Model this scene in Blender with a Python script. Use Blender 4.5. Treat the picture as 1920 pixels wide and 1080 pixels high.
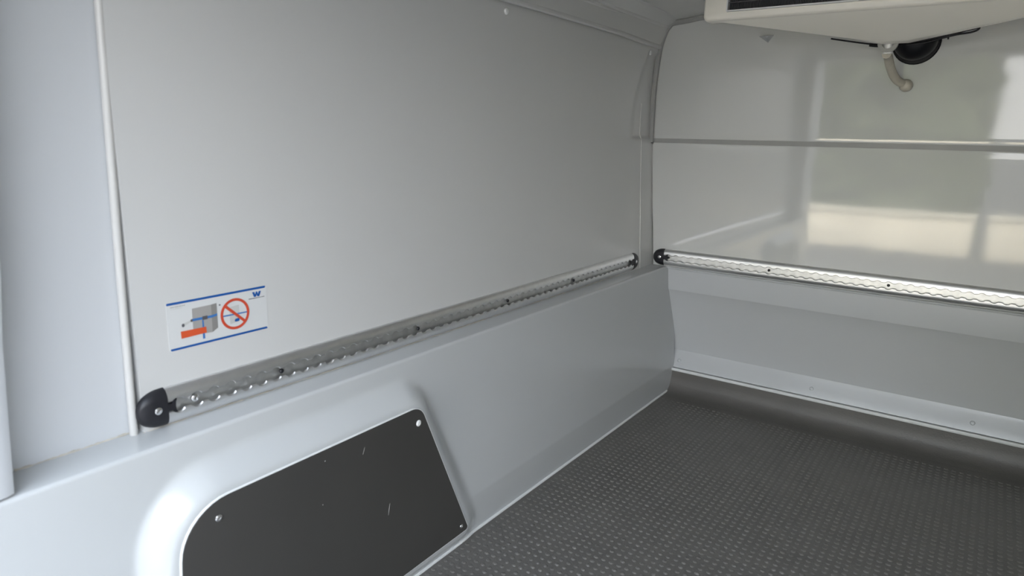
import bpy, bmesh, math, random
import numpy as np
from mathutils import Vector, Matrix

random.seed(4)
rng = np.random.default_rng(7)
scene = bpy.context.scene
col = scene.collection
for o in list(bpy.data.objects):
    bpy.data.objects.remove(o)

# coordinates: x to the right of the camera, y towards the bulkhead, z up;
# numbers below are relative to the camera eye, which is ZO above the floor
ZO = 0.805

# ---------------------------------------------------------------- camera
cam_d = bpy.data.cameras.new('camera')
cam = bpy.data.objects.new('camera', cam_d)
col.objects.link(cam)
Rm = np.array([[0.8167935, 0.1440885, -0.55864737],
               [0.5764803, -0.16560479, 0.80015344],
               [0.02277823, -0.97560933, -0.2183291]])
M = Matrix.Identity(4)
for i in range(3):
    M[i][0] = Rm[i, 0]
    M[i][1] = -Rm[i, 1]
    M[i][2] = -Rm[i, 2]
M[2][3] = ZO
cam.matrix_world = M
cam_d.sensor_width = 36
cam_d.lens = 1275.57 / 1920 * 36
cam_d.clip_start = 0.02
cam_d.dof.use_dof = True
cam_d.dof.focus_distance = 1.55
cam_d.dof.aperture_fstop = 5.6
scene.camera = cam

# ---------------------------------------------------------------- sky, sun, exposure
world = bpy.data.worlds.new('World')
scene.world = world
world.use_nodes = True
wn = world.node_tree
bg = wn.nodes['Background']
tc = wn.nodes.new('ShaderNodeTexCoord')
sep = wn.nodes.new('ShaderNodeSeparateXYZ')
rmp = wn.nodes.new('ShaderNodeValToRGB')
rmp.color_ramp.elements[0].position = 0.0
rmp.color_ramp.elements[0].color = (1.0, 0.99, 0.97, 1)
rmp.color_ramp.elements[1].position = 0.8
rmp.color_ramp.elements[1].color = (0.70, 0.82, 1.0, 1)
wn.links.new(tc.outputs['Generated'], sep.inputs[0])
wn.links.new(sep.outputs['Z'], rmp.inputs[0])
wn.links.new(rmp.outputs[0], bg.inputs[0])
bg.inputs[1].default_value = 4.2
sun_d = bpy.data.lights.new('sun', 'SUN')
sun_d.energy = 20.0
sun_d.color = (1.0, 0.93, 0.82)
sun_d.angle = 0.01
sun = bpy.data.objects.new('sun', sun_d)
col.objects.link(sun)
sun.rotation_euler = Vector((-0.35, -0.8, -0.85)).to_track_quat('-Z', 'Y').to_euler()
sun.location = (2, 6, 8)
vs = scene.view_settings
vs.view_transform = 'Standard'
vs.look = 'None'
vs.gamma = 1
vs.use_curve_mapping = False
vs.exposure = 0.78

# ---------------------------------------------------------------- materials
def mat(name, colr, rough=0.4, metal=0.0, noise=0.0, nscale=8.0, bump=0.0, bscale=30.0, spec=0.5,
        coat=0.0, dirt=None, specks=0.0):
    m = bpy.data.materials.new(name)
    m.use_nodes = True
    nt = m.node_tree
    b = nt.nodes['Principled BSDF']
    b.inputs['Base Color'].default_value = (*colr, 1)
    b.inputs['Roughness'].default_value = rough
    b.inputs['Metallic'].default_value = metal
    b.inputs['Specular IOR Level'].default_value = spec
    b.inputs['Coat Weight'].default_value = coat
    b.inputs['Coat Roughness'].default_value = 0.06
    t = nt.nodes.new('ShaderNodeTexCoord')
    if noise > 0:
        n = nt.nodes.new('ShaderNodeTexNoise')
        n.inputs['Scale'].default_value = nscale
        n.inputs['Detail'].default_value = 6
        nt.links.new(t.outputs['Object'], n.inputs['Vector'])
        r = nt.nodes.new('ShaderNodeValToRGB')
        r.color_ramp.elements[0].position = 0.3
        r.color_ramp.elements[1].position = 0.7
        d = dirt if dirt else tuple(c * (1 - noise) for c in colr)
        r.color_ramp.elements[0].color = (*d, 1)
        r.color_ramp.elements[1].color = (*colr, 1)
        nt.links.new(n.outputs['Fac'], r.inputs[0])
        out = r.outputs[0]
        if specks > 0:
            n2 = nt.nodes.new('ShaderNodeTexNoise')
            n2.inputs['Scale'].default_value = 60
            n2.inputs['Detail'].default_value = 1
            nt.links.new(t.outputs['Object'], n2.inputs['Vector'])
            r2 = nt.nodes.new('ShaderNodeValToRGB')
            r2.color_ramp.elements[0].position = 0.80
            r2.color_ramp.elements[1].position = 0.83
            nt.links.new(n2.outputs['Fac'], r2.inputs[0])
            mx = nt.nodes.new('ShaderNodeMix')
            mx.data_type = 'RGBA'
            mul = nt.nodes.new('ShaderNodeMath')
            mul.operation = 'MULTIPLY'
            mul.inputs[1].default_value = specks
            nt.links.new(r2.outputs[0], mul.inputs[0])
            nt.links.new(mul.outputs[0], mx.inputs['Factor'])
            nt.links.new(out, mx.inputs['A'])
            mx.inputs['B'].default_value = (0.12, 0.1, 0.08, 1)
            out = mx.outputs['Result']
        nt.links.new(out, b.inputs['Base Color'])
    if bump > 0:
        n = nt.nodes.new('ShaderNodeTexNoise')
        n.inputs['Scale'].default_value = bscale
        n.inputs['Detail'].default_value = 2
        nt.links.new(t.outputs['Object'], n.inputs['Vector'])
        bp = nt.nodes.new('ShaderNodeBump')
        bp.inputs['Strength'].default_value = 1.0
        bp.inputs['Distance'].default_value = bump
        nt.links.new(n.outputs['Fac'], bp.inputs['Height'])
        nt.links.new(bp.outputs[0], b.inputs['Normal'])
        if coat > 0:
            nt.links.new(bp.outputs[0], b.inputs['Coat Normal'])
    return m

MAT = {}
MAT['panel'] = mat('satin_white_panel', (0.62, 0.618, 0.603), 0.30, noise=0.025, nscale=3, bump=0.0012, bscale=2.5, specks=0.0)
MAT['gel'] = mat('glossy_gelcoat', (0.525, 0.538, 0.538), 0.14, noise=0.025, nscale=3, bump=0.0011, bscale=4)
MAT['gelfront'] = mat('glossy_front_gelcoat', (0.585, 0.592, 0.575), 0.05, noise=0.025, nscale=3, bump=0.0005, bscale=4, spec=0.65)
MAT['gellow'] = mat('lower_front_gelcoat', (0.525, 0.542, 0.555), 0.2, noise=0.025, nscale=3, bump=0.001, bscale=4)
MAT['rearpanel'] = mat('white_rear_panel', (0.62, 0.635, 0.65), 0.3, noise=0.02, nscale=3)
MAT['edge'] = mat('rolled_panel_edge', (0.63, 0.62, 0.595), 0.3, noise=0.05, nscale=14)
MAT['seal'] = mat('aged_sealant', (0.62, 0.58, 0.50), 0.6, noise=0.3, nscale=60)
MAT['whiteseal'] = mat('white_sealant', (0.74, 0.75, 0.74), 0.35, noise=0.05, nscale=30)
MAT['gasket'] = mat('grey_gasket', (0.36, 0.36, 0.345), 0.5, noise=0.1, nscale=20)
MAT['floor'] = mat('grey_rubber', (0.135, 0.128, 0.118), 0.42, noise=0.16, nscale=7, bump=0.0006, bscale=220)
MAT['stud'] = mat('worn_rubber_stud', (0.150, 0.143, 0.132), 0.38, noise=0.3, nscale=30)
MAT['plate'] = mat('charcoal_laminate', (0.060, 0.057, 0.053), 0.40, noise=0.12, nscale=5, specks=0.0)
MAT['alu'] = mat('brushed_aluminium', (0.86, 0.86, 0.86), 0.38, metal=1.0, noise=0.06, nscale=50)
MAT['aluin'] = mat('shade_toned_aluminium', (0.77, 0.77, 0.76), 0.42, metal=1.0, noise=0.2, nscale=60)  # same metal as the rail, coloured darker to imitate shade inside the slot
MAT['steel'] = mat('zinc_screw', (0.82, 0.82, 0.82), 0.22, metal=1.0)
MAT['black'] = mat('black_plastic', (0.014, 0.014, 0.018), 0.42, noise=0.15, nscale=40)
MAT['rubber'] = mat('black_rubber', (0.006, 0.006, 0.008), 0.4, spec=0.25)
MAT['white'] = mat('white_plastic_cap', (0.84, 0.84, 0.82), 0.3)
MAT['cream'] = mat('cream_abs', (0.91, 0.87, 0.78), 0.28, noise=0.02, nscale=6)
MAT['creamw'] = mat('pale_grille_frame', (0.74, 0.74, 0.74), 0.3)
MAT['coil'] = mat('dark_coil', (0.015, 0.015, 0.017), 0.4)
MAT['fin'] = mat('fin_metal', (0.10, 0.10, 0.11), 0.4, metal=0.7)
MAT['hose'] = mat('beige_drain_hose', (0.56, 0.52, 0.43), 0.45, noise=0.18, nscale=35)
MAT['clip'] = mat('grey_clip', (0.36, 0.355, 0.33), 0.5)
MAT['ground'] = mat('asphalt', (0.10, 0.10, 0.105), 0.9, noise=0.3, nscale=3)
MAT['creamwall'] = mat('cream_render', (0.86, 0.80, 0.66), 0.9, noise=0.2, nscale=2.5)
MAT['facade'] = mat('grey_render', (0.30, 0.30, 0.29), 0.9, noise=0.15, nscale=2)
MAT['hedge'] = mat('hedge_green', (0.055, 0.075, 0.03), 0.8, noise=0.5, nscale=6)
MAT['st_card'] = mat('sticker_white', (0.66, 0.665, 0.655), 0.3)
MAT['st_blue'] = mat('sticker_blue', (0.007, 0.085, 0.32), 0.3)
MAT['st_lblue'] = mat('sticker_strap_blue', (0.045, 0.17, 0.44), 0.3)
MAT['st_red'] = mat('sticker_red', (0.60, 0.075, 0.035), 0.3)
MAT['st_orange'] = mat('sticker_orange', (0.66, 0.095, 0.03), 0.3)
MAT['st_grey'] = mat('sticker_grey', (0.36, 0.345, 0.325), 0.35)
MAT['st_grey2'] = mat('sticker_dark_grey', (0.25, 0.24, 0.225), 0.35)
MAT['st_pale'] = mat('sticker_pale_grey', (0.55, 0.55, 0.53), 0.35)
MAT['st_ink'] = mat('sticker_ink', (0.09, 0.09, 0.10), 0.35)

# ---------------------------------------------------------------- builders
def tag(o, label=None, cat=None, group=None, kind=None):
    if label: o['label'] = label
    if cat: o['category'] = cat
    if group: o['group'] = group
    if kind: o['kind'] = kind
    return o

def thing(name, loc, label, cat, group=None, kind=None):
    o = bpy.data.objects.new(name, None)
    o.empty_display_size = 0.05
    col.objects.link(o)
    o.location = (loc[0], loc[1], loc[2] + ZO)
    return tag(o, label, cat, group, kind)

def wloc(o):
    v = Vector((0, 0, 0))
    while o:
        v += o.location
        o = o.parent
    return v

def mk(name, verts, faces, m, parent=None, smooth=35, origin=None, kind=None):
    """one mesh object; verts in camera-eye coordinates"""
    V = np.asarray(verts, float).copy()
    V[:, 2] += ZO
    org = np.array(wloc(parent)) if parent else np.zeros(3)
    oo = np.array([0, 0, 0.0])
    if origin is not None:
        oo = np.array([origin[0], origin[1], origin[2] + ZO]) - org
    V -= org + oo
    me = bpy.data.meshes.new(name)
    me.from_pydata(V.tolist(), [], [list(map(int, f)) for f in faces])
    me.materials.append(MAT[m] if isinstance(m, str) else m)
    bm = bmesh.new(); bm.from_mesh(me)
    bmesh.ops.recalc_face_normals(bm, faces=bm.faces)
    bm.to_mesh(me); bm.free()
    if smooth:
        me.polygons.foreach_set('use_smooth', [True] * len(me.polygons))
        me.set_sharp_from_angle(angle=math.radians(smooth))
    o = bpy.data.objects.new(name, me)
    o.location = oo
    if parent: o.parent = parent
    col.objects.link(o)
    if kind: o['kind'] = kind
    return o

def merge(*parts):
    V, F = [], []
    for v, f in parts:
        n = len(V)
        V += [tuple(p) for p in v]
        F += [[i + n for i in q] for q in f]
    return V, F

def grid_slab(G, off):
    """closed slab: grid of points (n, m, 3) plus a back face shifted by off"""
    n, m, _ = G.shape
    B = G + np.asarray(off)
    V = np.concatenate([G.reshape(-1, 3), B.reshape(-1, 3)])
    N = n * m
    F = []
    for i in range(n - 1):
        for j in range(m - 1):
            a = i * m + j
            F.append([a, a + 1, a + m + 1, a + m])
            F.append([N + a, N + a + m, N + a + m + 1, N + a + 1])
    rim = [i * m for i in range(n)] + [(n - 1) * m + j for j in range(1, m)] + \
          [i * m + m - 1 for i in range(n - 2, -1, -1)] + [j for j in range(m - 2, 0, -1)]
    for k in range(len(rim)):
        a, b = rim[k], rim[(k + 1) % len(rim)]
        F.append([a, b, N + b, N + a])
    return V, F

def box(x0, x1, y0, y1, z0, z1, bev=0.0, seg=2):
    bm = bmesh.new()
    bmesh.ops.create_cube(bm, size=1)
    for v in bm.verts:
        v.co = Vector((x0 + (v.co.x + .5) * (x1 - x0), y0 + (v.co.y + .5) * (y1 - y0), z0 + (v.co.z + .5) * (z1 - z0)))
    if bev:
        bmesh.ops.bevel(bm, geom=bm.edges[:], offset=bev, segments=seg, affect='EDGES', profile=0.5)
    return frombm(bm)

def frombm(bm):
    bm.verts.index_update()
    V = [tuple(v.co) for v in bm.verts]
    F = [[v.index for v in f.verts] for f in bm.faces]
    bm.free()
    return V, F

def prism(poly, d0, d1, axis='x'):
    """polygon in the plane across axis, extruded from d0 to d1"""
    n = len(poly)
    def P(a, b, d):
        return {'x': (d, a, b), 'y': (a, d, b), 'z': (a, b, d)}[axis]
    V = [P(a, b, d0) for a, b in poly] + [P(a, b, d1) for a, b in poly]
    F = [list(range(n)), list(range(2 * n - 1, n - 1, -1))]
    for i in range(n):
        j = (i + 1) % n
        F.append([i, j, n + j, n + i])
    return V, F

def catmull(P, k=8):
    P = [np.array(p, float) for p in P]
    Q = [2 * P[0] - P[1]] + P + [2 * P[-1] - P[-2]]
    out = []
    for i in range(1, len(Q) - 2):
        for t in np.linspace(0, 1, k, endpoint=False):
            a, b, c, d = Q[i - 1], Q[i], Q[i + 1], Q[i + 2]
            out.append(0.5 * ((2 * b) + (-a + c) * t + (2 * a - 5 * b + 4 * c - d) * t * t + (-a + 3 * b - 3 * c + d) * t ** 3))
    out.append(P[-1])
    return np.array(out)

def tube(path, r, seg=12, caps=True):
    path = np.asarray(path, float)
    n = len(path)
    r = np.full(n, r) if np.isscalar(r) else np.asarray(r)
    T = np.gradient(path, axis=0)
    T /= np.linalg.norm(T, axis=1)[:, None]
    up = np.array([0, 0, 1.0]) if abs(T[0][2]) < .9 else np.array([1.0, 0, 0])
    V, F = [], []
    nrm = up - T[0] * up.dot(T[0])
    nrm /= np.linalg.norm(nrm)
    for i in range(n):
        nrm = nrm - T[i] * nrm.dot(T[i])
        nrm /= np.linalg.norm(nrm)
        bn = np.cross(T[i], nrm)
        for k in range(seg):
            a = 2 * math.pi * k / seg
            V.append(tuple(path[i] + r[i] * (math.cos(a) * nrm + math.sin(a) * bn)))
    for i in range(n - 1):
        for k in range(seg):
            k2 = (k + 1) % seg
            F.append([i * seg + k, i * seg + k2, (i + 1) * seg + k2, (i + 1) * seg + k])
    if caps:
        F.append(list(range(seg))[::-1])
        F.append([(n - 1) * seg + k for k in range(seg)])
    return V, F

def lathe(prof, c, axis, seg=20):
    """prof: list of (radius, height along axis); closed at zero radii"""
    axis = np.array(axis, float); axis /= np.linalg.norm(axis)
    u = np.cross(axis, [0, 0, 1.0]) if abs(axis[2]) < .9 else np.cross(axis, [1.0, 0, 0])
    u /= np.linalg.norm(u)
    w = np.cross(axis, u)
    V, F, rings = [], [], []
    for r, h in prof:
        if r < 1e-7:
            rings.append([len(V)])
            V.append(tuple(np.array(c) + axis * h))
        else:
            rings.append(list(range(len(V), len(V) + seg)))
            for k in range(seg):
                a = 2 * math.pi * k / seg
                V.append(tuple(np.array(c) + axis * h + r * (math.cos(a) * u + math.sin(a) * w)))
    for A, B in zip(rings, rings[1:]):
        for k in range(seg):
            k2 = (k + 1) % seg
            if len(A) == 1 and len(B) == 1: continue
            if len(A) == 1: F.append([A[0], B[k2], B[k]])
            elif len(B) == 1: F.append([A[k], A[k2], B[0]])
            else: F.append([A[k], A[k2], B[k2], B[k]])
    return V, F

def sstep(a, b, t):
    t = np.clip((np.asarray(t, float) - a) / (b - a), 0, 1)
    return t * t * (3 - 2 * t)

def round_poly(P, R, k=8):
    out = []
    n = len(P)
    for i in range(n):
        p = np.array(P[i]); a = np.array(P[i - 1]) - p; b = np.array(P[(i + 1) % n]) - p
        la, lb = np.linalg.norm(a), np.linalg.norm(b)
        a /= la; b /= lb
        r = R[i]
        if r <= 0:
            out.append(tuple(p)); continue
        th = math.acos(np.clip(a.dot(b), -1, 1))
        d = r / math.tan(th / 2)
        c = p + (a + b) / np.linalg.norm(a + b) * (r / math.sin(th / 2))
        s, e = p + a * d, p + b * d
        v0, v1 = s - c, e - c
        a0 = math.atan2(v0[1], v0[0]); a1 = math.atan2(v1[1], v1[0])
        da = (a1 - a0 + math.pi) % (2 * math.pi) - math.pi
        for t in np.linspace(0, 1, k):
            out.append((c[0] + r * math.cos(a0 + da * t), c[1] + r * math.sin(a0 + da * t)))
    return out

def screw(name, c, axis, r, h, m, parent):
    prof = [(0, -h * .6), (r * .9, -h * .6), (r, 0), (r * .97, h * .45), (r * .75, h * .85), (r * .42, h), (r * .36, h * .5), (0, h * .45)]
    V, F = lathe(prof, c, axis, 18)
    return mk(name, V, F, m, parent, 40, origin=c)

# ================================================================ SETTING
XL, XR = -0.8585, 0.4585          # side lining planes
CX = (XL + XR) / 2
YF = 2.0                           # bulkhead lining plane
YR = 0.238                         # rear opening

# profile of the left lining where it meets the bulkhead (measured): z -> x
pz = np.array([-.40, -.378, -.30, -.195, -.10, -.004, .06, .128, .20, .26])
px = np.array([-.852, -.853, -.861, -.870, -.878, -.883, -.885, -.885, -.882, -.876])
def xfront(z): return np.interp(z, pz, px)
def xwall(y, z):
    yb = 1.79 + .13 * (np.clip(z, 0, .26) / .26) ** 2
    relief = .007 * sstep(-.004, .010, z) * (1 - sstep(.235, .258, z)) * sstep(0, .075, y - yb)
    return XL + (xfront(z) - XL) * sstep(1.62, 1.99, y) * .8 - relief

# ---- left wall
wl = thing('wall_left', (XL, 1.1, -.805), 'white lined left wall of the cargo hold with a ledge above its lower panel', 'wall', kind='structure')
ys = np.concatenate([np.linspace(.402, 1.5, 24), np.linspace(1.53, 1.9055, 46)])
zs = np.concatenate([np.linspace(-.3885, -.02, 16)[:-1], np.linspace(-.02, .02, 14)[:-1], np.linspace(.02, .264, 30)])
Y, Z = np.meshgrid(ys, zs, indexing='ij')
G = np.stack([xwall(Y, Z), Y, Z], -1)
mk('side_panel', *grid_slab(G, (-.02, 0, 0)), 'panel', wl)
# forward corner strip, set a little behind the panel edge
ys = np.linspace(1.907, 2.030, 12)
zs = np.concatenate([np.linspace(-.3885, -.02, 16)[:-1], np.linspace(-.02, .02, 14)[:-1], np.linspace(.02, .264, 30)])
Y, Z = np.meshgrid(ys, zs, indexing='ij')
G = np.stack([xwall(Y, Z) - .004, Y, Z], -1)
mk('corner_strip', *grid_slab(G, (-.02, 0, 0)), 'panel', wl)
path = [(float(xwall(1.9065, z)) - .0003, 1.9065, z) for z in np.linspace(-.388, .10, 24)]
mk('panel_joint', *tube(path, .0016, 8), 'edge', wl)
# rolled rear edge of the panel
path = [(XL - .0035, .397 - .012 * t, -.3885 + .655 * (t * 0 + s)) for s, t in [(0, .6), (.33, .35), (.8, 0), (1, -.1)]]
mk('panel_edge', *tube(catmull([(XL - .0045, .3905, -.3885), (XL - .0045, .3945, -.167), (XL - .0045, .402, .139), (XL - .0045, .404, .266)], 6), .0050, 12), 'edge', wl)
# rear panel between the panel edge and the door pillar
ys = np.linspace(.15, .40, 6); zs = np.linspace(-.3885, .33, 8)
Y, Z = np.meshgrid(ys, zs, indexing='ij')
G = np.stack([np.full_like(Y, XL - .012), Y, Z], -1)
mk('rear_panel', *grid_slab(G, (-.02, 0, 0)), 'rearpanel', wl)

# ---- lower panel with the raised wheel arch
PLATE = [(.392, -.469), (.8285, -.466), (.9655, -.772), (.372, -.786)]
PR = [.07, .034, .006, .01]
plate_poly = round_poly(PLATE, PR, 10)
XP = -.7695
def pdist(y, z):
    P = np.array(plate_poly)
    y = np.asarray(y); z = np.asarray(z)
    d2 = np.full(y.shape, 9e9); inside = np.zeros(y.shape, bool)
    for i in range(len(P)):
        a, b = P[i], P[(i + 1) % len(P)]
        e = b - a
        L = e.dot(e)
        if L < 1e-14: continue
        t = np.clip(((y - a[0]) * e[0] + (z - a[1]) * e[1]) / L, 0, 1)
        d2 = np.minimum(d2, (y - a[0] - t * e[0]) ** 2 + (z - a[1] - t * e[1]) ** 2)
        cond = ((a[1] > z) != (b[1] > z))
        with np.errstate(divide='ignore', invalid='ignore'):
            xi = (b[0] - a[0]) * (z - a[1]) / (b[1] - a[1]) + a[0]
        inside ^= cond & (y < xi)
    return np.where(inside, -1, 1) * np.sqrt(d2)
bz = np.array([-.81, -.80, -.72, -.62, -.50, -.395])
bx = np.array([-.7835, -.783, -.7785, -.785, -.797, -.806])
prof = [(-.870, -.3875), (-.845, -.3880), (-.822, -.3888)]
for a in np.linspace(90, 0, 8):
    prof.append((-.8115 + .0055 * math.cos(math.radians(a)), -.3945 + .0055 * math.sin(math.radians(a))))
zface = np.concatenate([np.linspace(-.402, -.44, 8), np.arange(-.4435, -.8065, -.0035)])
zface[-1] = -.812
nl = len(prof)
ys = np.concatenate([np.linspace(.06, .3, 8)[:-1], np.arange(.3, 1.1, .0042), np.linspace(1.1, 2.055, 44)[1:]])
G = np.zeros((len(ys), nl + len(zface), 3))
for j, (x, z) in enumerate(prof):
    G[:, j, 0] = x; G[:, j, 1] = ys; G[:, j, 2] = z
Y, Z = np.meshgrid(ys, zface, indexing='ij')
base = np.interp(Z, bz, bx)
d = pdist(Y, Z)
s = 1 - sstep(.004, .047, d)
# the bump meets its plateau in a tighter radius than it leaves the panel
G[:, nl:, 0] = base * (1 - s) + XP * s
G[:, nl:, 1] = Y; G[:, nl:, 2] = Z
mk('lower_panel', *grid_slab(G, (-.03, 0, -.0)), 'gel', wl, smooth=60)

# sealant lines
def wobble_line(x, y0, y1, z, n, amp, r):
    P = [(x + random.uniform(-.0004, .0004), y, z + random.uniform(-amp, amp)) for y in np.linspace(y0, y1, n)]
    return tube(catmull(P, 4), [r * random.uniform(.6, 1.25) for _ in range((n - 1) * 4 + 1)], 8)
mk('sealant_bead', *wobble_line(XL + .0005, .40, 1.90, -.3884, 90, .0006, .0016), 'seal', wl)
mk('sealant_bead', *wobble_line(XL - .0115, .26, .39, -.3876, 14, .0008, .0019), 'seal', wl)
mk('floor_sealant', *tube(catmull([(np.interp(-.803, bz, bx) + .001 + float((XP - np.interp(-.803, bz, bx)) * (1 - sstep(.004, .047, pdist(np.array([y]), np.array([-.803]))))[0]), y, -.8035) for y in np.linspace(.25, 2.02, 60)], 3), .0036, 8), 'whiteseal', wl)
for y, z in ((1.186, .2455), (1.934, .2455)):
    x = float(xwall(y, z)) - (.004 if y > 1.906 else 0)
    mk('fastener_cap', *lathe([(0, -.002), (.0065, -.002), (.0068, .001), (.005, .003), (0, .0038)], (x, y, z), (1, 0, 0), 18), 'white', wl, origin=(x, y, z))

# ---- ceiling lining (runs down to the side panels)
half = [(-.8530, .2605), (-.8490, .2612), (-.8470, .2640), (-.8478, .2690), (-.8500, .2730), (-.8500, .3170), (-.8470, .3205), (-.8460, .3245), (-.8250, .3460), (-.8215, .3475), (-.8200, .3505), (-.800, .3545), (-.70, .366), (-.55, .374), (-.38, .379)]
pts = half + [(CX, .381)] + [(2 * CX - x, z) for x, z in half[::-1]]
ys = np.concatenate([np.linspace(.13, 1.86, 12), np.linspace(1.9, 1.992, 8)])
G = np.zeros((len(ys), len(pts), 3))
for i, y in enumerate(ys):
    k = float(sstep(1.84, 1.99, y))
    for j, (x, z) in enumerate(pts):
        side = -1 if x < CX else 1
        # lining flares out with the wall and drops to the bulkhead at its front
        out = side * .022 * float(sstep(1.62, 1.99, y)) * float(1 - sstep(.26, .33, z))
        drop = -.014 * k * float(sstep(.335, .36, z))
        G[i, j] = (x + out, y, z + drop)
ce = mk('ceiling', *grid_slab(G, (0, 0, .05)), 'panel', None, smooth=16)
tag(ce, 'white ceiling lining of the cargo hold above the left wall', 'ceiling', kind='structure')

# ---- right wall, closes the hold out of view
wr = mk('wall_right', *box(XR, XR + .04, .1, 2.06, -.812, .31), 'panel', None)
tag(wr, 'white right wall of the cargo hold opposite the ledge', 'wall', kind='structure')

# ---- bulkhead
wf = thing('wall_front', (CX, YF, -.805), 'glossy white bulkhead at the front of the cargo hold', 'wall', kind='structure')
def front_panel(z0, z1, y0, xl, nz, rt, rb, rl=.006):
    zz = np.linspace(0, 1, nz)
    zz = np.concatenate([z0 + rb * (1 - np.cos(np.linspace(0, math.pi / 2, 5))), np.linspace(z0 + rb, z1 - rt, nz)[1:-1], z1 - rt + rt * np.sin(np.linspace(0, math.pi / 2, 5))])
    u = np.concatenate([rl * (1 - np.cos(np.linspace(0, math.pi / 2, 6))), np.linspace(rl, 1.34, 40)[1:]])
    G = np.zeros((len(u), len(zz), 3))
    for j, z in enumerate(zz):
        dz = 0
        if z < z0 + rb: dz = rb - math.sqrt(max(0, rb ** 2 - (z0 + rb - z) ** 2))
        if z > z1 - rt: dz = rt - math.sqrt(max(0, rt ** 2 - (z - z1 + rt) ** 2))
        for i, uu in enumerate(u):
            du = rl - math.sqrt(max(0, rl ** 2 - (rl - uu) ** 2)) if uu < rl else 0
            x = min(xl(z) + uu, XR + .01)
            G[i, j] = (x, y0(z) + max(dz, du), z)
    return grid_slab(G, (0, .045, 0))
xtop = lambda z: float(np.interp(z, [-.4, -.378, -.195, -.004, .128, .2, .26, .31, .329, .345], [-.846, -.8455, -.862, -.876, -.877, -.873, -.866, -.852, -.838, -.832])) + (-.006 if z > -.003 else -.009)
mk('upper_panel', *front_panel(.0010, .352, lambda z: YF - .05 * z * z, xtop, 24, .004, .0035), 'gelfront', wf)
mk('middle_panel', *front_panel(-.389, -.0085, lambda z: YF, lambda z: xtop(z), 24, .0035, .004), 'gelfront', wf)
mk('seam_filler', *box(-.884, XR, YF + .0005, YF + .02, -.011, .003), 'gasket', wf)
# lower, dished part
prof = [(2.0065, -.3895), (2.008, -.398), (2.0125, -.3985), (2.0125, -.455), (2.0135, -.463), (2.019, -.472), (2.033, -.52), (2.049, -.575), (2.0645, -.63), (2.0725, -.662), (2.0735, -.674), (2.070, -.684), (2.058, -.708), (2.0500, -.7275)]
G = np.zeros((12, len(prof), 3))
for i, x in enumerate(np.linspace(-.83, XR + .01, 12)):
    for j, (y, z) in enumerate(prof):
        G[i, j] = (x, y, z)
mk('lower_panel', *grid_slab(G, (0, .05, 0)), 'gellow', wf, smooth=22)
mk('panel_lip', *tube([(x, 2.0055, -.3925) for x in np.linspace(-.825, XR, 10)], .0028, 8), 'gellow', wf)
for x in (-.763, -.3555, .0408, .437):
    c = (x, 2.0592, -.7055)
    mk('rivet', *lathe([(0, -.002), (.0058, -.002), (.0060, .0005), (.0045, .0024), (0, .0034)], c, (0, -.9, .42), 16), 'gellow', wf, origin=c)
# small moulded wedge under the evaporator
V = [(-.592, 1.999, .2815), (-.546, 1.999, .2835), (-.562, 1.999, .2610), (-.568, 1.980, .2790), (-.556, 1.980, .2795), (-.562, 1.982, .2730)]
F = [[0, 1, 2], [3, 5, 4], [0, 3, 4, 1], [1, 4, 5, 2], [2, 5, 3, 0]]
mk('moulded_wedge', V, F, 'gellow', wf, smooth=0)

# ---- gasket in the corner between left wall, ceiling and bulkhead
gp = [(-.8835, -.010), (-.8845, -.004), (-.886, .06), (-.886, .128), (-.883, .20), (-.876, .26), (-.861, .308), (-.846, .3285), (-.832, .3335), (-.79, .3375), (-.755, .3425), (-.66, .350), (-.5, .356), (CX, .360), (.1, .356), (.30, .345), (.42, .332)]
tr = mk('trim_1', *tube(catmull([(x, 1.994, z) for x, z in gp], 5), .0085, 10), 'gasket', None)
tag(tr, 'dark grey gasket line between the left wall and the bulkhead', 'gasket', kind='structure')
pale = [(x - .0075 if z < .32 else x - .002, z + (.007 if z > .32 else 0)) for x, z in gp if z > .03 and x < -.7]
mk('gasket_lip', *tube(catmull([(x, 1.991, z) for x, z in pale], 5), .0017, 8), 'edge', tr)

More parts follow.
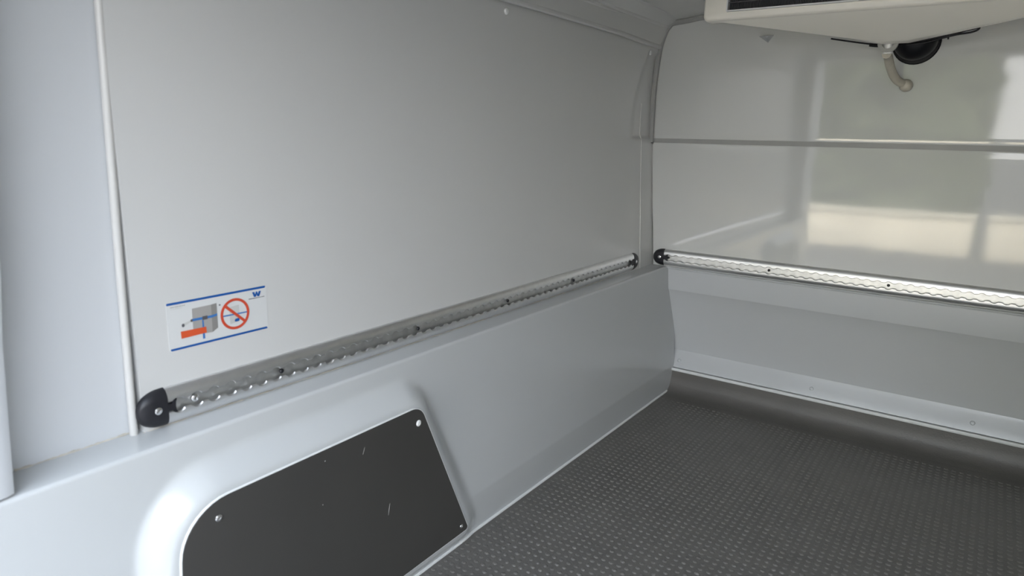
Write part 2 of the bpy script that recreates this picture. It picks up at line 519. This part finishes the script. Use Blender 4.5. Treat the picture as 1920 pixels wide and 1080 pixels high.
# ---- floor with coved upturn and studs
fl = mk('floor', *box(-.80, XR + .005, .13, 2.06, -.845, -.805), 'floor', None)
tag(fl, 'dark grey studded rubber floor of the cargo hold', 'floor', kind='structure')
prof = [(1.985, -.8048), (2.010, -.8035), (2.026, -.799), (2.037, -.790), (2.0435, -.777), (2.0465, -.758), (2.0475, -.735)]
G = np.zeros((24, len(prof), 3))
for i, x in enumerate(np.linspace(-.782, XR, 24)):
    for j, (y, z) in enumerate(prof):
        G[i, j] = (x, y, z)
mk('floor_upturn', *grid_slab(G, (0, .012, -.002)), 'floor', fl, smooth=50)
SV, SF = [], []
ring1 = [(math.cos(a), math.sin(a)) for a in np.linspace(0, 2 * math.pi, 10, endpoint=False)]
nx, ny = int((XR + .76) / .0163), int((1.975 - .25) / .0171)
for i in range(nx):
    for j in range(ny):
        x = -.7645 + i * .0163 + random.gauss(0, .0003)
        y = .259 + j * .0171 + random.gauss(0, .0003)
        edge = min(1, (x + .785) / .10)
        h = .0022 * random.uniform(.65, 1.1) * (.45 + .55 * edge) * (1 - .55 * float(sstep(1.35, 1.95, y)))
        rx, ry = .0052 * random.uniform(.9, 1.08), .0046 * random.uniform(.9, 1.08)
        n = len(SV)
        for (rr, hh) in ((1.0, -.0004), (.82, .62), (.45, .95)):
            for cs, sn in ring1:
                SV.append((x + rx * rr * cs, y + ry * rr * sn, -.805 + h * hh))
        SV.append((x, y, -.805 + h))
        for r in range(2):
            for k in range(10):
                k2 = (k + 1) % 10
                SF.append([n + r * 10 + k, n + r * 10 + k2, n + (r + 1) * 10 + k2, n + (r + 1) * 10 + k])
        for k in range(10):
            SF.append([n + 20 + k, n + 20 + (k + 1) % 10, n + 30])
mk('floor_studs', SV, SF, 'stud', fl, smooth=60, kind='stuff')

tr2 = mk('trim_2', *box(-.790, XR, 2.0395, 2.0505, -.7375, -.7285, .002, 2), 'whiteseal', None)
tag(tr2, 'narrow white strip between the bulkhead foot and the grey floor upturn', 'trim', kind='structure')

# ---- rear frame around the open doorway (behind and left of the camera)
wre = thing('wall_rear', (CX, .15, -.805), 'pale grey rear door pillar at the left edge of the hold', 'wall', kind='structure')
ys = [.06, .2300, .2375]
P = []
for z, dy in ((-.386, 0), (-.30, .0045), (-.2168, .0093), (-.14, .0167), (.0, .022), (.34, .034)):
    P.append([(-.8065, .05, z), (-.8065, .219 + dy, z), (-.8072, .232 + dy, z), (-.811, .2395 + dy, z), (-.819, .2415 + dy, z), (-.874, .2425 + dy, z)])
G = np.array(P)
mk('door_pillar', *grid_slab(G, (-.04, -.0, 0)), 'rearpanel', wre, smooth=40)
mk('door_pillar', *box(XR - .05, XR + .04, .05, .238, -.81, .34, .006), 'rearpanel', wre)
mk('door_header', *box(-.88, XR + .04, .05, .24, .325, .43, .006), 'rearpanel', wre)
mk('door_sill', *box(-.80, XR, .05, .15, -.86, -.806, .004), 'alu', wre)

# ---- outer body skin that closes the insulated walls
mk('body_skin', *box(-.96, -.935, .05, 2.20, -.90, .50), 'rearpanel', wl)
mk('body_skin', *box(XR + .075, XR + .10, .05, 2.20, -.90, .50), 'rearpanel', wr)
mk('body_skin', *box(-.96, XR + .10, 2.16, 2.20, -.90, .50), 'rearpanel', wf)
mk('body_skin', *box(-.96, XR + .10, .05, 2.20, .47, .50), 'rearpanel', ce)
mk('body_skin', *box(-.96, XR + .10, .05, 2.20, -.93, -.90), 'rearpanel', fl)
mk('body_skin', *merge(box(-.96, -.84, .05, .09, -.90, .50), box(XR - .02, XR + .10, .05, .09, -.90, .50), box(-.96, XR + .10, .05, .09, .36, .50), box(-.96, XR + .10, .05, .09, -.93, -.81)), 'rearpanel', wre)

# ================================================================ LOAD RAILS
def half_profile(hs):
    """from the outer foot to the channel centre: (across, height)"""
    return [(.0255, 0), (.0255, .0018), (.0245, .0040), (.0222, .0068), (.0188, .0090), (.0150, .0102), (.0128, .0105),
            (hs + .0014, .0105), (hs, .0092), (hs, .0078), (.0118, .0076), (.0118, .0024), (0, .0024)]

def rail(length, hole0):
    """scalloped channel rail along +s from 0 to length; (s, across, height)"""
    n = int(length / .0254 * 20)
    ss = np.linspace(0, length, n)
    rows = []
    for s in ss:
        k = (s - hole0) / .0254
        ds = (k - round(k)) * .0254
        hs = .0060
        if abs(ds) < .0100: hs = max(hs, math.sqrt(.0100 ** 2 - ds ** 2))
        hp = half_profile(hs)
        row = [(-w, h) for w, h in hp] + [(w, h) for w, h in hp[-2::-1]]
        rows.append([(s, w, h) for w, h in row])
    A = np.array(rows)
    n, m, _ = A.shape
    V = A.reshape(-1, 3)
    F = []
    for i in range(n - 1):
        for j in range(m - 1):
            a = i * m + j
            F.append([a, a + 1, a + m + 1, a + m])
        F.append([i * m + m - 1, i * m, (i + 1) * m, (i + 1) * m + m - 1])
    F.append(list(range(m)))
    F.append([(n - 1) * m + j for j in range(m)][::-1])
    return V, F

def cap_mesh():
    """rounded end cap: grows towards -s, with a tongue into the channel"""
    rows = []
    hp = half_profile(.0108)[:7]
    row = [(-w, h) for w, h in hp] + [(0.0, .0112)] + [(w, h) for w, h in hp[::-1]]
    for s, k in [(.0, 1.02), (-.004, 1.02), (-.010, 1.01), (-.016, .97), (-.022, .89), (-.028, .77), (-.0325, .60), (-.0355, .40), (-.0370, .16)]:
        hk = min(1.02, .35 + .75 * k)
        rows.append([(s, w * k, h * 1.06 * hk) for w, h in row])
    A = np.array(rows); n, m, _ = A.shape
    V = A.reshape(-1, 3); F = []
    for i in range(n - 1):
        for j in range(m - 1):
            a = i * m + j
            F.append([a, a + 1, a + m + 1, a + m])
        F.append([i * m + m - 1, i * m, (i + 1) * m, (i + 1) * m + m - 1])
    F.append(list(range(m))); F.append([(n - 1) * m + j for j in range(m)][::-1])
    # tongue that reaches into the first scallop
    T = prism([(-.001, -.0050), (.0055, -.0050), (.0085, -.0082), (.0125, -.0095), (.0108, -.0055), (.0102, 0), (.0108, .0055), (.0125, .0095), (.0085, .0082), (.0055, .0050), (-.001, .0050)], .0070, .0112, 'z')
    return merge((V, F), T)

def build_rail(label, base, sdir, wdir, hdir, length, hole0, screws, caps):
    base = np.array(base); sdir = np.array(sdir, float); wdir = np.array(wdir, float); hdir = np.array(hdir, float)
    T = lambda V, s0=0, flip=1: [tuple(base + sdir * (s0 + flip * v[0]) + wdir * v[1] + hdir * v[2]) for v in V]
    t = thing('load_rail', base, label, 'rail', 'slotted load securing rails')
    V, F = rail(length, hole0)
    ch = mk('channel', T(V), F, 'alu', t, smooth=30)
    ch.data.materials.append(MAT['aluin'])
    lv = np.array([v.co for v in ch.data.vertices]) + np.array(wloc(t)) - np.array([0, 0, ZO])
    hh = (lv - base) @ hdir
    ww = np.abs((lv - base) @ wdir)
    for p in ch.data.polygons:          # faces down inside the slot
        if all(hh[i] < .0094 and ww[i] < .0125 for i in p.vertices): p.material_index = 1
    V, F = cap_mesh()
    ends = [(0, 1)] + ([(length, -1)] if caps == 2 else [])
    for s0, flip in ends:
        c = mk('end_cap', T(V, s0, flip), F, 'black', t, smooth=35)
        sc = tuple(base + sdir * (s0 - flip * .0135) + wdir * 0 + hdir * .0118)
        screw('screw', sc, hdir, .0050, .0016, 'steel', c)
    for s, m in screws:
        sc = tuple(base + sdir * s + hdir * .0052)
        screw('screw', sc, hdir, .0055 if m == 'steel' else .0037, .0022, m, t)
    return t

# left rail: s along +y, across along z, height along +x
build_rail('long slotted aluminium rail with black end caps on the left wall above the ledge',
           (XL, .430, -.3600), (0, 1, 0), (0, 0, 1), (1, 0, 0), 1.418, .015,
           [(.0404, 'steel'), (.015 + .0254 * 6.5, 'black'), (.015 + .0254 * 18.5, 'black'), (.015 + .0254 * 30, 'black'), (.015 + .0254 * 41.5, 'black')], 2)
# bulkhead rail: s along +x, across along z, height along -y
build_rail('slotted aluminium rail with one black end cap showing, across the bulkhead',
           (-.814, YF, -.3600), (1, 0, 0), (0, 0, 1), (0, -1, 0), 1.262, .0135,
           [(.0135, 'black'), (.0135 + .0254 * 12, 'black'), (.0135 + .0254 * 24, 'black'), (.0135 + .0254 * 36, 'black')], 1)

# ================================================================ WHEEL ARCH COVER
wc = thing('wheel_arch_cover', (XP, .66, -.786), 'flat charcoal cover plate screwed onto the left wheel arch', 'cover plate')
bev = round_poly([(.3935, -.4705), (.8275, -.4675), (.9635, -.7705), (.3735, -.7845)], PR, 10)
V, F = prism(plate_poly, XP - .001, XP + .0025)
V2, F2 = prism(bev, XP + .002, XP + .0032)
mk('plate', *merge((V, F), (V2, F2)), 'plate', wc, smooth=30)
loop = [(XP + .0008, y, z) for y, z in plate_poly]
mk('sealant_bead', *tube(np.array(loop + loop[:1]), .0019, 8, False), 'whiteseal', wc)
for y, z, r in ((.8210, -.4955, .0058), (.4405, -.4960, .0050), (.9415, -.7560, .0042), (.405, -.765, .0042)):
    screw('screw', (XP + .0032, y, z), (1, 0, 0), r, .0022, 'white' if r > .0055 else 'steel', wc)

for a, b, r in (((.6955, -.4928), (.6906, -.5048), .0005), ((.7486, -.6165), (.7443, -.6377), .0006), ((.6153, -.4849), (.6160, -.4857), .0011), ((.6079, -.5543), (.6086, -.5551), .0009)):
    P0, P1 = np.array((XP + .0032, *a)), np.array((XP + .0032, *b))
    mk('scratch', *tube([P0, P0 * .6 + P1 * .4, P1], [r * .3, r, r * .4], 6), 'st_grey', wc)
# ================================================================ STICKER
st = thing('warning_sticker', (XL, .519, -.289), 'white instruction sticker with blue stripes and red prohibition ring', 'sticker')
X0 = XL + .0001
def flat(name, poly, m, lvl, parent=st):
    V, F = prism(poly, X0 + .0003 + lvl * .00012 - .00012, X0 + .0003 + lvl * .00012 + .00004)
    return mk(name, V, F, m, parent, smooth=0)
def ringpoly(c, r0, r1, n=40):
    V, F = [], []
    for k in range(n):
        a = 2 * math.pi * k / n
        for r in (r0, r1):
            V.append((c[0] + r * math.cos(a), c[1] + r * math.sin(a)))
    return V
mk('card', *prism(round_poly([(.4440, -.2232), (.5945, -.2232), (.5945, -.2892), (.4440, -.2892)], [.003] * 4, 5), X0 - .0001, X0 + .00025), 'st_card', st, smooth=0)
flat('stripe', round_poly([(.4446, -.2236), (.5940, -.2236), (.5920, -.2268), (.4446, -.2268)], [.001, .001, .001, .001], 3), 'st_blue', 1)
flat('stripe', round_poly([(.4446, -.2858), (.5920, -.2858), (.5940, -.2888), (.4466, -.2888)], [.001] * 4, 3), 'st_blue', 1)
# cabinet drawing
flat('drawn_cabinet', [(.4788, -.2366), (.5064, -.2361), (.5060, -.2752), (.4784, -.2735)], 'st_grey', 1)
flat('drawn_cabinet_side', [(.5064, -.2361), (.5147, -.2354), (.5146, -.2705), (.5060, -.2752)], 'st_grey2', 1)
flat('drawn_strap', [(.4770, -.2506), (.5064, -.2510), (.5145, -.2500), (.5145, -.2532), (.5064, -.2545), (.4770, -.2540)], 'st_lblue', 2)
flat('drawn_buckle', [(.4925, -.2500), (.5000, -.2500), (.5000, -.2552), (.4925, -.2552)], 'st_ink', 3)
flat('drawn_strap_tail', [(.4920, -.2552), (.4940, -.2552), (.4945, -.2816), (.4912, -.2816)], 'st_lblue', 2)
flat('drawn_arm', [(.4650, -.2545), (.4770, -.2515), (.4772, -.2540), (.4660, -.2585)], 'st_pale', 2)
flat('drawn_hook', round_poly([(.4630, -.2545), (.4668, -.2545), (.4668, -.2592), (.4630, -.2592)], [.0017] * 4, 5), 'st_ink', 3)
flat('drawn_hook', round_poly([(.4755, -.2508), (.4785, -.2508), (.4785, -.2546), (.4755, -.2546)], [.0012] * 4, 5), 'st_ink', 3)
flat('drawn_bolt', round_poly([(.5180, -.2380), (.5205, -.2380), (.5205, -.2402), (.5180, -.2402)], [.0010] * 4, 5), 'st_ink', 1)
flat('red_bar', [(.4608, -.2646), (.4968, -.2654), (.4972, -.2738), (.4612, -.2745)], 'st_orange', 4)
# small struck-through drawing inside the ring
flat('small_cabinet', [(.5335, -.2452), (.5485, -.2440), (.5495, -.2680), (.5335, -.2700)], 'st_pale', 1)
flat('small_strap', [(.5225, -.2555), (.5605, -.2562), (.5605, -.2580), (.5225, -.2574)], 'st_lblue', 2)
flat('small_wheel', round_poly([(.5410, -.2640), (.5480, -.2630), (.5480, -.2678), (.5400, -.2678)], [.0015] * 4, 4), 'st_blue', 2)
RC = (.5418, -.2562)
def annulus(c, r0, r1, x0, x1, n=48):
    V, F = [], []
    for k in range(n):
        a = 2 * math.pi * k / n
        for r in (r0, r1):
            for x in (x0, x1):
                V.append((x, c[0] + r * math.cos(a), c[1] + r * math.sin(a)))
    for k in range(n):
        a, b = 4 * k, 4 * ((k + 1) % n)
        F += [[a, b, b + 1, a + 1], [a + 2, a + 3, b + 3, b + 2], [a, a + 2, b + 2, b], [a + 1, b + 1, b + 3, a + 3]]
    return V, F
mk('prohibition_ring', *annulus(RC, .0188, .0226, X0 + .00055, X0 + .0008), 'st_red', st, smooth=0)
a = math.radians(-43)
ca, sa = math.cos(a), math.sin(a)
flat('prohibition_bar', [(RC[0] + u * ca - v * sa, RC[1] + u * sa + v * ca) for u, v in ((-.0200, .0020), (.0200, .0020), (.0200, -.0020), (-.0200, -.0020))], 'st_red', 4)
W = [(0, 1), (.26, 1), (.34, .45), (.42, 1), (.58, 1), (.66, .45), (.74, 1), (1, 1), (.80, 0), (.58, 0), (.5, .42), (.42, 0), (.20, 0)]
flat('logo', [(.5708 + .0148 * u, -.2376 + .0074 * v) for u, v in W], 'st_blue', 1)
def scribble(name, y0, y1, z, h, m, seed):
    r = random.Random(seed)
    parts = []
    y = y0
    while y < y1:
        w = r.uniform(.0009, .0019)
        parts.append(prism([(y, z), (min(y + w, y1), z), (min(y + w, y1), z + h), (y, z + h)], X0 + .0003, X0 + .00045))
        y += w + r.choice((.0003, .0003, .0008))
    mk(name, *merge(*parts), m, st, smooth=0)
scribble('fine_print', .5645, .5908, -.2399, .0010, 'st_ink', 1)
scribble('fine_print', .4497, .4697, -.2304, .0011, 'st_grey', 2)
scribble('fine_print', .4497, .4655, -.2328, .0010, 'st_pale', 3)

# ================================================================ EVAPORATOR
EX0, EX1 = -.6290, .2090
ev = thing('evaporator_unit', (CX, 1.84, .225), 'cream refrigeration evaporator under the ceiling against the bulkhead', 'refrigeration unit')
GX0, GX1, GZ0, GZ1 = -.5700, .150, .2975, .3560
# bezel: outer box with a rectangular opening, rounded edges
bm = bmesh.new()
def ringverts(x0, x1, z0, z1, y, r, k=5):
    out = []
    for cx, cz, a0 in ((x1 - r, z1 - r, 0), (x0 + r, z1 - r, 90), (x0 + r, z0 + r, 180), (x1 - r, z0 + r, 270)):
        for t in range(k):
            a = math.radians(a0 + 90 * t / (k - 1))
            out.append((cx + r * math.cos(a), y, cz + r * math.sin(a)))
    return out
rings = [ringverts(EX0, EX1, .2760, .3740, 1.705, .012),
         ringverts(EX0, EX1, .2760, .3740, 1.680, .012),
         ringverts(EX0 + .0015, EX1 - .0015, .2775, .3725, 1.6735, .011),
         ringverts(EX0 + .006, EX1 - .006, .2815, .3685, 1.670, .008),
         ringverts(GX0 - .004, GX1 + .004, GZ0 - .004, GZ1 + .004, 1.6695, .004),
         ringverts(GX0 - .0035, GX1 + .0035, GZ0 - .0035, GZ1 + .0035, 1.690, .004),
         ringverts(GX0 - .0035, GX1 + .0035, GZ0 - .0035, GZ1 + .0035, 1.705, .004)]
V, F = [], []
n = len(rings[0])
for r in rings: V += r
for i in range(len(rings)):
    i2 = (i + 1) % len(rings)
    for k in range(n):
        k2 = (k + 1) % n
        F.append([i * n + k, i * n + k2, i2 * n + k2, i2 * n + k])
mk('bezel', V, F, 'cream', ev, smooth=40)
# grille frame
rings = [ringverts(GX0 - .0034, GX1 + .0034, GZ0 - .0034, GZ1 + .0034, 1.700, .003),
         ringverts(GX0 - .0034, GX1 + .0034, GZ0 - .0034, GZ1 + .0034, 1.6675, .003),
         ringverts(GX0, GX1, GZ0, GZ1, 1.6675, .001), ringverts(GX0, GX1, GZ0, GZ1, 1.700, .001)]
V, F = [], []
for r in rings: V += r
for i in range(4):
    i2 = (i + 1) % 4
    for k in range(n):
        k2 = (k + 1) % n
        F.append([i * n + k, i * n + k2, i2 * n + k2, i2 * n + k])
mk('grille_frame', V, F, 'creamw', ev, smooth=40)
mk('coil', *box(GX0 - .002, GX1 + .002, 1.694, 1.704, GZ0 - .002, GZ1 + .002), 'coil', ev)
parts = [box(x, x + .0011, 1.676, 1.695, GZ0, GZ1) for x in np.arange(GX0 + .002, GX1 - .001, .0034)]
parts += [box(GX0, GX1, 1.6745, 1.6765, z, z + .0016) for z in (.314, .334)]
mk('coil_fins', *merge(*parts), 'fin', ev, smooth=0, kind='stuff')
mk('housing', *prism([(1.700, .2800), (1.995, .3360), (1.995, .3600), (1.700, .3735)], EX0 + .006, EX1 - .006), 'cream', ev)
# drain pan: shallow inverted pyramid under the housing
A = (-.235, 1.835, .2265)
top = [(EX0 + .022, 1.681), (EX1 - .022, 1.681), (EX1 - .022, 1.900), (EX0 + .022, 1.900)]
V = [(x, y, .2830 + (y - 1.681) * .18) for x, y in top] + [(x, y, .2765 + (y - 1.681) * .175) for x, y in top]
V += [(A[0] - .028, A[1] - .02, A[2] + .0012), (A[0] + .028, A[1] - .02, A[2] + .0012), (A[0] + .028, A[1] + .02, A[2]), (A[0] - .028, A[1] + .02, A[2])]
F = [[0, 1, 2, 3]] + [[i, (i + 1) % 4, 4 + (i + 1) % 4, 4 + i] for i in range(4)] + [[4 + i, 4 + (i + 1) % 4, 8 + (i + 1) % 4, 8 + i] for i in range(4)] + [[8, 9, 10, 11]]
bm = bmesh.new()
bv = [bm.verts.new(v) for v in V]
for f in F: bm.faces.new([bv[i] for i in f])
bmesh.ops.recalc_face_normals(bm, faces=bm.faces)
bmesh.ops.bevel(bm, geom=bm.edges[:], offset=.003, segments=3, affect='EDGES', profile=.5)
mk('drain_pan', *frombm(bm), 'cream', ev, smooth=40)
mk('drain_spout', *lathe([(0, -.018), (.0095, -.018), (.0100, -.016), (.0100, .006), (0, .006)], (-.250, 1.868, .2245), (0, 0, 1), 16), 'white', ev)

# ---- drain hose bending back into the bulkhead
dh = thing('drain_hose', (-.218, 1.985, .135), 'short beige drain hose bending from the evaporator into the bulkhead', 'hose')
path = catmull([(-.2515, 1.8660, .2055), (-.2500, 1.880, .2030), (-.2490, 1.895, .1945), (-.2465, 1.920, .1800), (-.2415, 1.945, .1655), (-.2340, 1.965, .1545), (-.2235, 1.980, .1475), (-.2180, 1.990, .1450)], 6)
mk('tube', *tube(path, .0100, 14), 'hose', dh, smooth=60)
mk('elbow_end', *lathe([(0, -.013), (.008, -.0120), (.0125, -.008), (.0148, -.001), (.0148, .010), (.0120, .0140), (0, .0140)], (-.2165, 1.986, .1435), (.08, .99, -.05), 18), 'hose', dh)
V, F = [], []
nn = 20
for k in range(nn + 1):
    a = math.radians(180 + 180 * k / nn)
    for r in (.0125, .0215):
        for y in (1.858, 1.868):
            V.append((-.2510 + r * math.cos(a), y, .2300 + r * math.sin(a)))
for k in range(nn):
    a, b = 4 * k, 4 * (k + 1)
    F += [[a, b, b + 1, a + 1], [a + 2, a + 3, b + 3, b + 2], [a, a + 2, b + 2, b], [a + 1, b + 1, b + 3, a + 3]]
F += [[0, 1, 3, 2], [4 * nn, 4 * nn + 2, 4 * nn + 3, 4 * nn + 1]]
mk('spout_clip', V, F, 'clip', ev, smooth=40)

# ---- coiled black hose bundle hanging behind the drain pan
gb = thing('rubber_grommet', (-.208, 1.955, .20), 'round black rubber grommet half hidden behind the evaporator drain pan', 'grommet')
prof = [(0, -.046), (.043, -.046), (.046, -.040), (.0475, -.028), (.0470, -.016), (.0445, -.005), (.0395, .005), (.0320, .0125), (.0225, .0175), (.0115, .0200), (0, .0207)]
mk('dome', *lathe(prof, (-.2080, 1.950, .2430), (-.05, -1, -.20), 36), 'rubber', gb, smooth=60)
mk('flange', *lathe([(0, -.003), (.052, -.003), (.0525, 0), (.050, .003), (0, .003)], (-.2070, 1.996, .2450), (0, -1, 0), 36), 'rubber', gb, smooth=40)

# ---- cables tucked under the pan
cb = thing('cable_bundle', (-.10, 1.96, .24), 'thin black cable bundle with a loop running under the evaporator', 'cable')
mk('cable', *tube(catmull([(-.3881, 1.922, .2545), (-.3482, 1.922, .2465), (-.3117, 1.922, .2395), (-.2879, 1.922, .2355), (-.2762, 1.922, .2345)], 8), .0019, 8), 'rubber', cb)
mk('cable', *tube(catmull([(-.2250, 1.919, .2360), (-.198, 1.919, .2375), (-.1614, 1.919, .2440), (-.1259, 1.919, .2515), (-.0963, 1.920, .2585), (-.081, 1.922, .2622), (-.083, 1.923, .2559), (-.0972, 1.922, .2510), (-.1206, 1.922, .2485), (-.1509, 1.922, .2420), (-.1816, 1.921, .2345), (-.2191, 1.920, .2310)], 8), .0022, 8), 'rubber', cb)
mk('cable', *tube(catmull([(-.2200, 1.914, .2372), (-.1873, 1.914, .2395), (-.1511, 1.914, .2452), (-.116, 1.915, .2530), (-.0826, 1.917, .2608)], 8), .0030, 8), 'rubber', cb)
mk('cable_tie', *merge(box(-.1395, -.1350, 1.909, 1.926, .2445, .2545, .0008), box(-.1385, -.1350, 1.917, 1.920, .2385, .2450)), 'rubber', cb)
mk('cable_joint', *tube(catmull([(-.2990, 1.922, .2355), (-.290, 1.922, .2338), (-.280, 1.922, .2330), (-.2725, 1.922, .2340)], 6), .0042, 10), 'rubber', cb)

# ================================================================ OUTSIDE, seen only as reflections and light
gz = -1.40
gr = mk('ground', *box(-150, 150, -200, 60, gz - .2, gz), 'ground', None)
tag(gr, 'grey asphalt yard outside the open rear doors', 'ground', kind='structure')
for x0, x1, lab in ((-9, -.14, 'low cream rendered wall across the yard, in front of the hedge'), (.02, 6, 'low cream rendered wall across the yard, beyond a gap made for a dark reflection')):  # gap added to mimic a dark figure in the bulkhead reflection
    lw = thing('garden_wall', ((x0 + x1) / 2, -6.5, gz), lab, 'wall', 'low walls across the yard')
    mk('render', *box(x0, x1, -6.65, -6.40, gz, -.90, .01), 'creamwall', lw)
    mk('coping', *box(x0 - .02, x1 + .02, -6.69, -6.36, -.90, -.86, .01), 'creamwall', lw)
bm = bmesh.new()
bmesh.ops.create_grid(bm, x_segments=50, y_segments=30, size=1)
hv, hf = box(-9, -.25, -9.2, -7.6, gz, 3.4)
bm2 = bmesh.new()
bmesh.ops.create_cube(bm2, size=1)
bmesh.ops.subdivide_edges(bm2, edges=bm2.edges[:], cuts=24, use_grid_fill=True)
bm.free()
V, F = frombm(bm2)
V = np.array(V)
V = np.stack([-9 + (V[:, 0] + .5) * 8.75, -9.2 + (V[:, 1] + .5) * 1.6, gz + (V[:, 2] + .5) * 4.8], 1)
V[:, :] += rng.normal(0, .09, V.shape) * (V[:, 2:3] > gz + .05)
hd = mk('hedge', V, F, 'hedge', None, smooth=0)
tag(hd, 'tall green hedge behind the low cream wall', 'hedge')

sb = thing('light_blocking_building', (4.4, -3.5, gz), 'added grey building, out of view, that cuts light on the near left wall', 'building')  # unseen building, added only to dim the near part of the left wall
mk('facade', *box(2.9, 6.0, -8.0, .6, gz, .55), 'facade', sb, smooth=0)
mk('roof', *box(2.7, 6.2, -8.2, .8, .55, .68, .02), 'st_grey2', sb, smooth=0)
for y in (-6.0, -3.2):
    d = mk('door', *box(2.86, 2.92, y, y + 1.1, gz + .02, gz + 1.75, .01), 'st_grey', sb, smooth=0)
    mk('handle', *box(2.81, 2.87, y + .1, y + .13, gz + 1.0, gz + 1.14, .004), 'steel', d, smooth=0)
